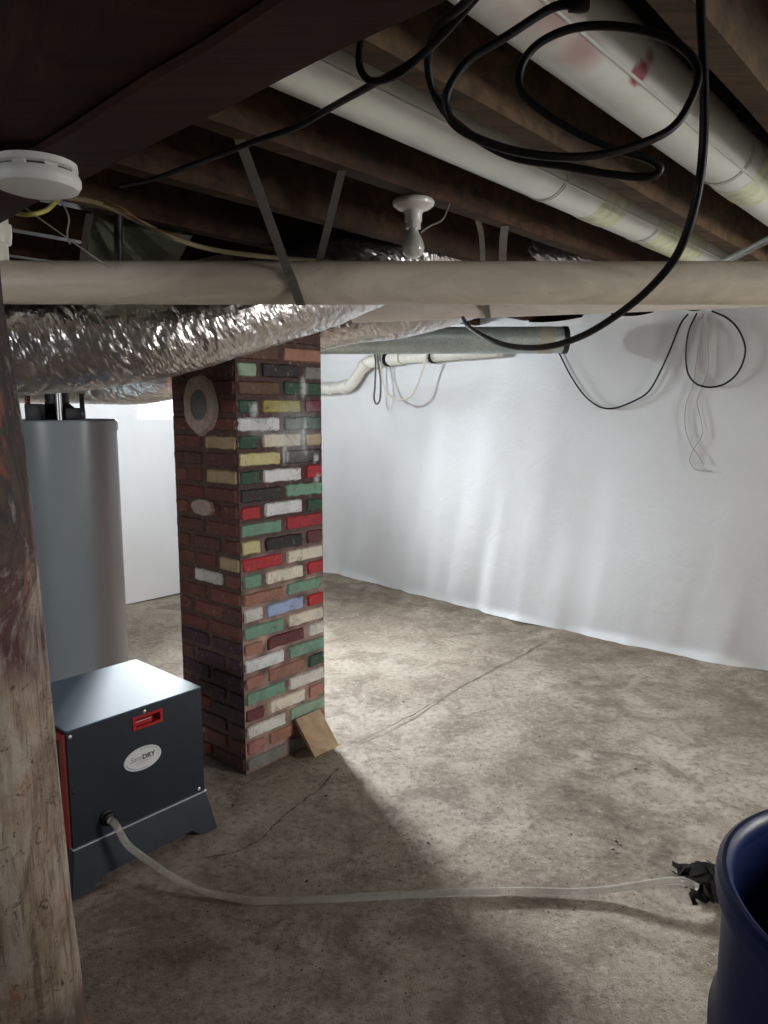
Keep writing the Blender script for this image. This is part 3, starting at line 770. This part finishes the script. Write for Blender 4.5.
# crack in the slab
def b_crack(bm):
    P = []; n = 70
    a, b = onz(352, 747, 0), onz(552, 638, 0); d = (b-a).normalized(); q = Vector((-d.y, d.x, 0))
    for i in range(n+1):
        f = i/n; p = a.lerp(b, f) + q*(.022*nz(f*7, 3) + .012*nz(f*24, 5) + .006*nz(f*70, 6)); w = .0045*(.35+1.1*abs(nz(f*16, 8)))*(1 if .02 < f < .97 else .2)
        P.append((bm.verts.new(p - q*w + UP*.0014), bm.verts.new(p + q*w + UP*.0014)))
    for A, B in zip(P, P[1:]): bm.faces.new((A[0], B[0], B[1], A[1]))
bm = bmesh.new(); b_crack(bm); struct(finish('trim_1', bm, plain('crack_dirt', lin(84, 72, 60), .95, 0, .3, 60)))

def b_edge(bm):
    P = smoothpath([onz(*q_, 0) for q_ in ((338, 768), (318, 790), (285, 815), (262, 838), (236, 852), (205, 858))], 12); pr = None
    for i, p in enumerate(P):
        t = (P[min(i+1, len(P)-1)] - P[max(i-1, 0)]).normalized(); q_ = Vector((-t.y, t.x, 0)); p = p + q_*.012*nz(i*.35, 3); w = .005*(.3+1.2*abs(nz(i*.5, 8)))
        r = (bm.verts.new(p - q_*w + UP*.0016), bm.verts.new(p + q_*w + UP*.0016))
        if pr: bm.faces.new((pr[0], r[0], r[1], pr[1]))
        pr = r
bm = bmesh.new(); b_edge(bm); struct(finish('trim_2', bm, plain('crack_dirt', lin(84, 72, 60))))

# ------------------------------------------------------------------ pipes
pipe_c = lambda px, py, Y: at(px, py, Y)
L1, R1 = at(-60, 282.5, 2.06), at(860, 283.5, 2.06)
pv = thing('drain_pipe', at(384, 283, 2.06), 'long cream plastic drain pipe crossing the whole picture under the joists', 'pipe')
part('pipe', lambda m: tube(m, [L1.lerp(R1, i/40) for i in range(41)], .0565, 40), PVC, pv)
riser = at(-3, 262, 2.06)
def b_riser(bm):
    b = Vector((riser.x, riser.y, L1.z)); lathe(bm, b, [(.030, .0), (.030, .10), (.038, .10), (.041, .125), (.041, .15), (.034, .152), (.034, .175), (.026, .185), (.022, .20), (0, .20)], seg=28)
part('riser_fitting', b_riser, PVC3, pv, label='white fitting standing up at the left end of the pipe')
L2, R2 = at(352, 310, 3.36), at(900, 288, 3.15)
single('drain_pipe', lambda m: tube(m, [L2.lerp(R2, i/30) for i in range(31)], .056, 36), PVC2, 'pale plastic pipe running just below and behind the long cream pipe, above the sheeting', 'pipe')
# small waste pipe on the sheeting
wp = thing('waste_pipe', onwall(345, 390, 4.62), 'white plastic waste pipe with an offset bend high on the sheeting beside the pillar', 'pipe')
def wallp(px, py, off=.075, b=None):
    p = onwall(px, py, 4.6)
    for _ in range(8):
        bb = p.dot(E2); p = onwall(px, py, sheet_a(bb) + sheet_d(bb, p.z) - off)
    return p
q = [wallp(300, 390), wallp(322, 388.5), wallp(341, 387.5), wallp(350, 385), wallp(356, 378), wallp(363, 367), wallp(369, 362), wallp(380, 360), wallp(440, 355), wallp(500, 350)]
part('pipe', lambda m: tube(m, smoothpath(q, 6), .046, 24), PVC3, wp)
def coupling(px0, py0, px1, py1):
    a, b = wallp(px0, py0), wallp(px1, py1)
    part('coupling', lambda m: tube(m, [a, b], .053, 24), PVC3, wp)
for c_ in ((326, 388.3, 333, 388), (341, 387.4, 349, 385.3), (363, 367, 367, 363.5), (371, 361.5, 384, 359.8), (391, 359.2, 402, 358), (424, 356.2, 431, 355.7)): coupling(*c_)
for c_ in ((388, 359.4), (433, 355.6)):
    a, b = wallp(c_[0]-1, c_[1]), wallp(c_[0]+1.2, c_[1])
    part('clamp_band', lambda m: tube(m, [a, b], .0555, 24), BLACK, wp, label='black clamp band')
CABLE_G = plain('grey_cable', lin(88, 84, 82), .5); BEIGE = plain('beige_tubing', lin(198, 192, 176), .4)
single('hanging_cable', lambda m: tube(m, smoothpath([wallp(*p_, .15) for p_ in ((374, 350), (375.5, 362), (375, 385), (374, 398), (376.5, 404), (380, 399), (380.5, 380), (378, 362), (377, 350))], 8), .0075, 8), CABLE_G, 'narrow grey cable loop hanging over the white waste pipe', 'cable')
single('hanging_tube', lambda m: tube(m, smoothpath([wallp(*p_, .16) for p_ in ((381, 362), (382, 378), (387, 393), (398, 400), (408, 398), (416, 388), (424, 366), (428, 352))], 8), .0075, 8), BEIGE, 'thin beige tube sagging in a loop from the white waste pipe', 'tube')

# ------------------------------------------------------------------ sheet metal ducts
k = N('painted_round_duct'); f = k.noise(3.0, 6, .65); at_ = k.n('ShaderNodeAttribute', attribute_name='Spray')
c_ = k.mix(k.ramp(f, (.36, .35), (.6, 0.0)), lin(222, 224, 216), lin(178, 174, 158))
k.color(k.mix(at_.outputs['Fac'], c_, lin(150, 20, 34))); k.set(Roughness=.33, Metallic=.12); k.bump(k.noise(8, 4), .08, .02); DUCTW = k.m
MASTIC = plain('duct_mastic', lin(208, 211, 180), .55, 0, .18, 30, .5)
REDP = plain('red_spray', lin(150, 30, 40), .5, 0, .2, 40)
def round_duct(b, a0, a1, r, Z, label, sdeg):
    t = thing('round_duct', AB((a0+a1)/2, b, Z), label, 'duct', 'painted round ducts between the joists')
    part('pipe', lambda m: tube(m, [AB(a0 + (a1-a0)*i/420, b, Z) for i in range(421)], r, 72), DUCTW, t)
    ang = math.radians(238)
    off = -E2*(r*math.sin(math.radians(sdeg))) - UP*(r*math.cos(math.radians(sdeg)))
    part('seam', lambda m: tube(m, [AB(a0, b, Z) + off*1.005, AB(a1, b, Z) + off*1.005], .0035, 8), DUCTW, t)
    return t
D1B, D2B, DZ = 1.085, .655, 2.155
d1 = round_duct(D1B, .70, 4.4, .074, DZ, 'narrower white round duct running up between joists left of the black cable coil', 60)
d2 = round_duct(D2B, -.2, 4.4, .076, DZ, 'white round duct with a red paint spot at the top right corner', 46)
def band(t, b, a0, a1, r, mat, nm='joint_band', label=None):
    part(nm, lambda m: tube(m, [AB(a0 + (a1-a0)*i/6, b, DZ) for i in range(7)], [r + (.0012 if 0 < i < 6 else -.001) for i in range(7)], 48), mat, t, True, label)
def hit(px, py, b, r=.075):                          # sighted point on a duct: position along it, angle from straight below
    d = ray(px, py); x, z = d.dot(E2), d.z; h = DZ-CAMZ
    A, B, C = x*x+z*z, x*b+z*h, b*b+h*h-r*r
    s = (B - math.sqrt(max(0, B*B-A*C)))/A
    return s*d.dot(E1), math.atan2(b - s*x, h - s*z)
def a_on(px, py, b): return hit(px, py, b)[0]
def crimp(t, b, a, r): part('crimp_ring', lambda m: [tube(m, [AB(a+k2*.012-.003, b, DZ), AB(a+k2*.012+.003, b, DZ)], r+.0022, 48) for k2 in range(2)], DUCTW, t)
aa = a_on(562, 188, D1B)
crimp(d1, D1B, aa, .0745)
band(d1, D1B, a_on(600, 208, D1B), a_on(622, 220, D1B), .0755, MASTIC, 'mastic_band', 'yellowish smear of sealant on a joint')
crimp(d1, D1B, a_on(648, 238, D1B), .0752)
band(d1, D1B, a_on(650, 242, D1B), a_on(690, 262, D1B), .0755, MASTIC, 'mastic_band', 'yellowish smear of sealant on a joint')
crimp(d2, D2B, a_on(742, 170, D2B), .0765)
band(d2, D2B, a_on(752, 180, D2B), a_on(775, 190, D2B), .0775, MASTIC, 'mastic_band', 'yellowish smear of sealant on a joint')
# red spray paint on the right duct: one dark spot and soft overspray
def spray(o, b, spots):
    me = o.data; at2 = me.attributes.new('Spray', 'FLOAT', 'POINT')
    for i, v in enumerate(me.vertices):
        a, q = v.co.dot(E1), math.atan2(b - v.co.dot(E2), DZ - v.co.z)*.076; w = 0
        for (a0, t0, la, lq, amt, hard) in spots:
            da, dq = (a-a0)/la, (q-t0*.076)/lq
            r2 = math.sqrt(da*da + dq*dq) + .12*nz(a*30, q*30)
            w = max(w, amt*min(1, max(0, (1-r2)*hard)))
        at2.data[i].value = w
pipe2 = [c for c in d2.children if c.name.startswith('pipe')][0]
spray(pipe2, D2B, [(*hit(639, 74, D2B), .034, .024, 1.0, 4), (*hit(650, 56, D2B), .022, .015, .8, 2), (*hit(582, 50, D2B), .08, .05, .55, 1.3), (*hit(556, 10, D2B), .11, .065, .5, 1.2), (*hit(520, 18, D2B), .08, .03, .3, 1.2)])

gz = thing('galvanized_duct', at(450, 340, 4.62), 'grey galvanized round duct stub high in front of the sheeting, right of the pillar', 'duct')
g0, g1 = at(255, 341, 4.55), at(566, 340, 4.62)
part('pipe', lambda m: tube(m, [g0.lerp(g1, i/20) for i in range(21)], .080, 40), GALV, gz)
part('collar', lambda m: tube(m, [g0.lerp(g1, .905), g0.lerp(g1, .955)], .0815, 40), plain('collar_tape', lin(168, 164, 150), .5, .2), gz, label='pale taped collar near the open end')
part('end_rim', lambda m: tube(m, [g0.lerp(g1, .985), g0.lerp(g1, 1.002)], .0825, 40), BLACKM, gz)

def flex(bm, pts, r, step=.011, seg=84, sd=0.0):
    P = smoothpath(pts, 40); out = [P[0]]; acc = 0
    for p, q2 in zip(P, P[1:]):
        L = (q2-p).length; n = max(1, int(L/step))
        for i in range(1, n+1): out.append(p.lerp(q2, i/n))
    def rf(i, s, a):
        ca, sa = math.cos(a), math.sin(a)
        wr = nz(s*34 + 1.6*nz(s*5, ca*2, sa*2 + sd), ca*1.8 + sd, sa*1.8)          # wrinkles running round the sleeve
        w2 = nz(s*60 + 6*ca, ca*3 + sd, sa*3 + s*4)
        jit = (hash((round(s*9973), round(a*1009), int(sd))) % 1000)/1000 - .5
        return 1 + .020*nz(s*5+sd, ca*1.5, sa*1.5) - .055*max(0, wr)**1.3 - .030*max(0, w2)**1.2 + .016*nz(s*45, ca*6, sa*6) + .011*jit
    tube(bm, out, r, seg, True, rf)
def up(px, pyb, Y, r): p = at(px, pyb, Y); return p + UP*r*1.03
fr = .145
fl1 = [up(px, y, Y, fr) for px, y, Y in ((-110, 400, 2.25), (-20, 399, 2.27), (60, 395, 2.32), (130, 385, 2.38), (190, 372, 2.46), (250, 353, 2.56), (320, 330, 2.74), (385, 303, 2.98), (440, 288, 3.22), (560, 288, 3.72), (680, 290, 4.2))]
single('foil_flex_duct', lambda m: flex(m, fl1, fr), FOIL, 'big crinkled silver foil duct sagging across the left, passing in front of the pillar', 'duct', 'silver foil flexible ducts', False)
fr2 = .135
fl2 = [up(px, y, Y, fr2) for px, y, Y in ((-80, 404, 3.95), (60, 404, 3.95), (150, 404, 3.95), (230, 380, 4.0), (330, 349, 4.0), (400, 339, 4.05), (450, 326, 4.15), (500, 309, 4.3))]
single('foil_flex_duct', lambda m: flex(m, fl2, fr2, .012, 72, 4.0), FOIL, 'smaller silver foil duct behind the pillar, resting against the galvanized stub', 'duct', 'silver foil flexible ducts', False)
# galvanized boot in the joist bay at the left
def b_boot(bm):
    p = [at(96, 214, 2.5), at(180, 240, 2.5), at(160, 258, 2.3), at(160, 285, 2.3), at(98, 285, 2.3)]
    a, b_, c_, d_, e_ = at(92, 208, 2.60), at(186, 242, 2.60), at(168, 275, 2.25), at(150, 290, 2.20), at(84, 290, 2.2)
    back = [v + Vector((0, .5, .25)) for v in (a, b_, c_, d_, e_)]
    F = [bm.verts.new(v) for v in (a, b_, c_, d_, e_)]; B = [bm.verts.new(v + Vector((0, .12, .06))) for v in (a, b_, c_, d_, e_)]
    bm.faces.new(F); bm.faces.new(B[::-1])
    for k2 in range(5): bm.faces.new((F[k2], F[(k2+1) % 5], B[(k2+1) % 5], B[k2]))
    strap(bm, [at(101, 218, 2.53) - Vector((0, .012, 0)), at(150, 272, 2.3) - Vector((0, .012, 0))], .018, .012, E1)
    bmesh.ops.recalc_face_normals(bm, faces=bm.faces)
single('duct_boot', b_boot, plain('boot_metal', lin(190, 196, 172), .3, .3, .2), 'bent galvanized duct boot tucked above the long pipe at the left, below the smoke detector', 'duct', None, False)

# ------------------------------------------------------------------ strap hangers and conduit
XW = Vector((1, 0, 0))
def hanger(pts, w, label, wd=XW):
    single('strap_hanger', lambda m: strap(m, smoothpath(pts, 6), w, .002, wd), STEEL, label, 'strap', 'metal strap hangers', False)
s0 = onz(234, 124, JB+.02); pf = at(300, 283, 2.06)
fr_ = Vector((0, -.059, 0))
hanger([s0, s0.lerp(at(283, 258, 1.99), .5), at(283, 258, 1.985), at(292, 280, 1.999) - Vector((0, .0, 0)), at(300, 303, 2.02), at(302, 303, 2.08) - UP*.004], .024, 'slanting metal strap hanger wrapped in front of the long cream pipe')
hanger([onz(343, 166, JB+.01), at(331, 215, 1.99), at(319, 262, 2.08)], .020, 'metal strap hanger left of the bare bulb, running down behind the pipe')
hanger([at(478, 220, 2.5), at(482, 240, 2.6), at(483, 285, 2.75)], .018, 'short metal strap hanger just right of the bare bulb')
hanger([at(505, 226, 2.5), at(503, 245, 2.6), at(502, 285, 2.75)], .026, 'second short metal strap hanger to the right of the bare bulb')
hanger([at(486, 285, 3.24), at(486.5, 305, 3.235), at(488, 318, 3.28)], .024, 'metal strap hanger wrapped round the paler pipe near the middle')
hanger([at(90, 214, 2.3), at(86, 236, 2.3), at(81, 285, 2.3)], .022, 'metal strap hanger left of the duct boot')
single('conduit', lambda m: tube(m, [at(700, 274, 2.3), at(768, 240, 2.0), at(830, 210, 1.8)], .0095, 14), plain('grey_conduit', lin(172, 174, 170), .4, .2), 'thin grey conduit slanting up at the right edge above the pipe', 'conduit')

# ------------------------------------------------------------------ ceiling fixtures
sd = onz(36, 163, GZ) ; sd.z = GZ
sm = thing('smoke_detector', sd, 'round white smoke detector under the girder at the left edge', 'smoke detector')
part('base', lambda m: lathe(m, sd, [(0, 0), (.064, 0), (.065, -.010), (.060, -.013), (0, -.013)], seg=56), WHITE, sm)
part('vent_gap', lambda m: lathe(m, sd, [(.058, -.013), (.058, -.018)], seg=56), plain('vent_dark', lin(60, 60, 60), .7), sm)
def b_vents(bm):
    for k2 in range(8):
        t = 2*math.pi*k2/8; d = Vector((math.cos(t), math.sin(t), 0)); cbox(bm, sd + d*.0585 - UP*.0155, d, Vector((-d.y, d.x, 0)), UP, .009, .020, .006)
o = part('vent_ribs', b_vents, WHITE, sm, False); o['kind'] = 'stuff'
part('cover', lambda m: lathe(m, sd, [(.058, -.018), (.066, -.018), (.069, -.024), (.069, -.032), (.064, -.041), (.045, -.047), (0, -.050)], seg=56), WHITE, sm)

LB = 1.31; Yb = 2.12
lbp = Vector((.0375*Yb, Yb, JB-.002)); lbp = onz(413.5, 201, JB-.002)
LH = .90
lf = thing('bare_bulb_fixture', lbp, 'white porcelain lampholder with an unlit bare bulb under a joist', 'lamp')
part('lampholder', lambda m: lathe(m, lbp, [(r_, h_*LH) for r_, h_ in [(0, .004), (.054, .004), (.058, 0), (.060, -.006), (.058, -.014), (.046, -.024), (.030, -.030), (.025, -.040), (.024, -.062), (.021, -.066), (.021, -.084), (.014, -.085)]], seg=44), PORC, lf)
def b_bulb(bm):
    pr = [(.013, -.080), (.014, -.090), (.017, -.098), (.023, -.110), (.029, -.124), (.032, -.138), (.0315, -.150), (.027, -.162), (.019, -.170), (.008, -.1745), (0, -.175)]
    lathe(bm, lbp, [(r_, h_*LH) for r_, h_ in pr], seg=32)
k = N('frosted_bulb'); k.color(lin(212, 214, 206)); k.set(Roughness=.18); k.b.inputs['Transmission Weight'].default_value = .25; BULBM = k.m
part('bulb', b_bulb, BULBM, lf)
part('screw_base', lambda m: lathe(m, lbp, [(r_, h_*LH) for r_, h_ in [(.0135, -.078), (.0138, -.092), (.012, -.096)]], seg=24), CHROME, lf)
part('lead_wire', lambda m: tube(m, smoothpath([lbp + Vector((.022, 0, -.085)), lbp + Vector((.05, .01, -.065)), lbp + Vector((.085, .02, -.045)), lbp + Vector((.105, .03, .0))], 6), .0022, 8), plain('grey_wire', lin(120, 116, 110), .5), lf)

# ------------------------------------------------------------------ black cables overhead
def path(pts, Y0, Y1, n=8):
    m = len(pts); return smoothpath([at(p_[0], p_[1], (p_[2] if len(p_) > 2 else Y0 + (Y1-Y0)*i/(m-1))) for i, p_ in enumerate(pts)], n)
loopB = [(580, 4), (552, 8), (507, 36), (471, 58), (451, 84), (446, 106), (460, 129), (507, 149), (563, 157), (613, 152), (668, 131), (692, 98), (697, 67), (674, 42), (630, 28), (580, 27), (541, 42), (521, 67), (524, 95), (563, 125), (608, 147), (646, 158), (660, 168), (648, 177), (608, 174), (563, 166), (507, 155), (457, 124), (435, 95), (428, 61, 1.1), (438, 28, 1.05), (468, 0, .98), (500, -40, .9)]
cd = thing('extension_cord', at(560, 100, 1.1), 'black extension cord coiled in loose loops in front of the round ducts', 'cord')
part('cord', lambda m: tube(m, path(loopB, 1.03, 1.14, 10), .0058, 12), BLACK, cd)
pe, pd = at(578, 4, 1.03), (at(590, 2, 1.03) - at(574, 5, 1.03)).normalized()
part('connector', lambda m: tube(m, [pe - pd*.012, pe, pe + pd*.012], [.008, .011, .0115], 14), BLACK, cd)
arcA = [(700, -40, 1.12), (701, 20, 1.12), (704, 80, 1.13), (703, 150, 1.14), (695, 205, 1.16), (678, 253, 1.2), (652, 286, 1.26), (620, 313, 1.34), (582, 336, 1.45), (545, 347, 1.58), (510, 346, 1.78), (485, 337, 2.0), (468, 326, 2.35), (463, 318, 2.7)]
single('black_cable', lambda m: tube(m, path(arcA, 0, 0, 10), .0066, 12), BLACK, 'thick black cable sweeping down from the top right in one big arc below the pipes', 'cable')
hookC = [(494, -22, .99), (462, 13, 1.03), (424, 53, 1.09), (397, 75, 1.13), (372, 81, 1.13), (360, 68, 1.13), (360, 46, 1.14), (366, 20, 1.16), (380, -20, 1.18)]
single('black_cable', lambda m: tube(m, path(hookC, 0, 0, 10), .0052, 12), BLACK, 'black cable with a small hooked bend at the top, left of the coiled cord', 'cable')
runD = [(500, -30, .96), (470, 4, 1.0), (438, 40, 1.06), (408, 65, 1.12), (368, 87, 1.22), (330, 108, 1.34), (296, 127, 1.42), (256, 141, 1.5), (222, 154, 1.58), (187, 167, 1.7), (150, 180, 1.86), (120, 186, 2.0)]
single('black_cable', lambda m: tube(m, path(runD, 0, 0, 10), .0056, 12), BLACK, 'black cable running from the top centre down left under the joists toward the smoke detector', 'cable')
runE = [(440, -20, 1.2), (433, 20, 1.2), (418, 52, 1.19), (398, 72, 1.18), (380, 86, 1.2)]
# wires on the sheeting
def wpath(pts, off=.020, n=10): return smoothpath([wallp(p_[0], p_[1], off) for p_ in pts], n)
w1 = [(548, 330), (552, 340), (560, 355), (572, 378), (585, 396), (600, 407), (615, 408), (634, 401), (648, 392), (658, 376), (670, 350), (680, 325), (688, 314)]
single('black_wire', lambda m: tube(m, wpath(w1), .0052, 8), BLACK, 'thin black wire sagging in a wide curve on the sheeting beside the galvanized stub', 'wire')
w2 = [(697, 313), (689, 330), (686, 350), (687, 370), (694, 382), (706, 387), (722, 385), (735, 376), (743, 362), (745, 346), (738, 329), (727, 318), (712, 311)]
single('black_wire', lambda m: tube(m, wpath(w2), .0052, 8), BLACK, 'thin black wire hanging in a closed loop high on the sheeting at the right', 'wire')
GW = plain('thin_grey_wire', lin(150, 146, 140), .5)
single('grey_wire', lambda m: tube(m, wpath([(704, 315), (698, 350), (693, 385), (686, 405), (685, 425), (690, 443), (700, 458), (704, 465)], .012), .0024, 6), GW, 'thin grey wire dangling on the sheeting, the left one of two through the black loop', 'wire')
single('grey_wire', lambda m: tube(m, wpath([(709, 314), (708, 345), (708, 370), (702, 388), (697, 402), (701, 420), (702, 435), (692, 452), (690, 462), (697, 470), (712, 471)], .012), .0024, 6), GW, 'thin grey wire dangling on the sheeting, the right one of two through the black loop', 'wire')
# wiring in the bay at the left
ROM = plain('tan_cable', lin(130, 118, 92), .5); YEL = plain('yellow_cable', lin(170, 162, 84), .5)
single('tan_cable', lambda m: tube(m, path([(60, 196, 2.0), (100, 204, 2.05), (140, 222, 2.1), (170, 237, 2.15), (210, 249, 2.25), (260, 256, 2.3), (330, 262, 2.4)], 0, 0), .007, 8), ROM, 'flat tan cable running along the joists above the left end of the long pipe', 'cable')
single('yellow_cable', lambda m: tube(m, path([(8, 210, 1.95), (20, 214, 1.95), (34, 214, 1.95), (48, 209, 1.98), (60, 196, 2.02)], 0, 0), .006, 8), YEL, 'short bright yellow cable below the smoke detector', 'cable')
single('thin_wire', lambda m: tube(m, path([(20, 204, 1.95), (36, 216, 1.95), (70, 240, 1.97), (110, 268, 2.0)], 0, 0), .002, 6), GW, 'straight thin wire slanting down to the long pipe below the smoke detector', 'wire')
single('thin_wire', lambda m: tube(m, path([(58, 196, 2.0), (66, 210, 2.0), (69, 220, 2.0), (67, 234, 2.0), (70, 244, 2.0)], 0, 0), .0022, 6), GW, 'short kinked wire end dangling below the smoke detector', 'wire')
single('copper_wire', lambda m: tube(m, path([(100, 204, 2.05), (118, 206, 2.05), (136, 218, 2.08), (150, 227, 2.1), (172, 234, 2.12), (188, 240, 2.14)], 0, 0), .0026, 6), plain('copper_wire', lin(150, 112, 74), .4, .6), 'thin copper wire above the duct boot at the left', 'wire')
single('drop_pipe', lambda m: tube(m, [at(118, 215, 2.2), at(119, 290, 2.2)], .012, 12), BLACKM, 'short black pipe standing in front of the duct boot', 'pipe')

# added lit bulb, unseen behind pillar and foil ducts, to light the back corner
lb2 = AB(3.05, 3.89, JB-.002)
lf2 = thing('bare_bulb_fixture', lb2, 'added white porcelain lampholder with a lit bulb, unseen behind the brick pillar', 'lamp')
part('lampholder', lambda m: lathe(m, lb2, [(0, .004), (.054, .004), (.060, -.006), (.058, -.014), (.046, -.024), (.030, -.030), (.025, -.040), (.024, -.062), (.021, -.066), (.021, -.075), (0, -.076)], seg=36), PORC, lf2)
k = N('added_lit_globe'); k.set(Emission_Strength=ADDED_LAMP_W/(4*math.pi*.06**2*math.pi)); k.b.inputs['Emission Color'].default_value = (.86, .94, 1, 1); LIT = k.m
part('bulb', lambda m: lathe(m, lb2 - UP*.13, [(0, -.06)] + [(.06*math.cos(math.radians(q)), .06*math.sin(math.radians(q))) for q in range(-75, 76, 15)] + [(0, .06)], seg=28), LIT, lf2)
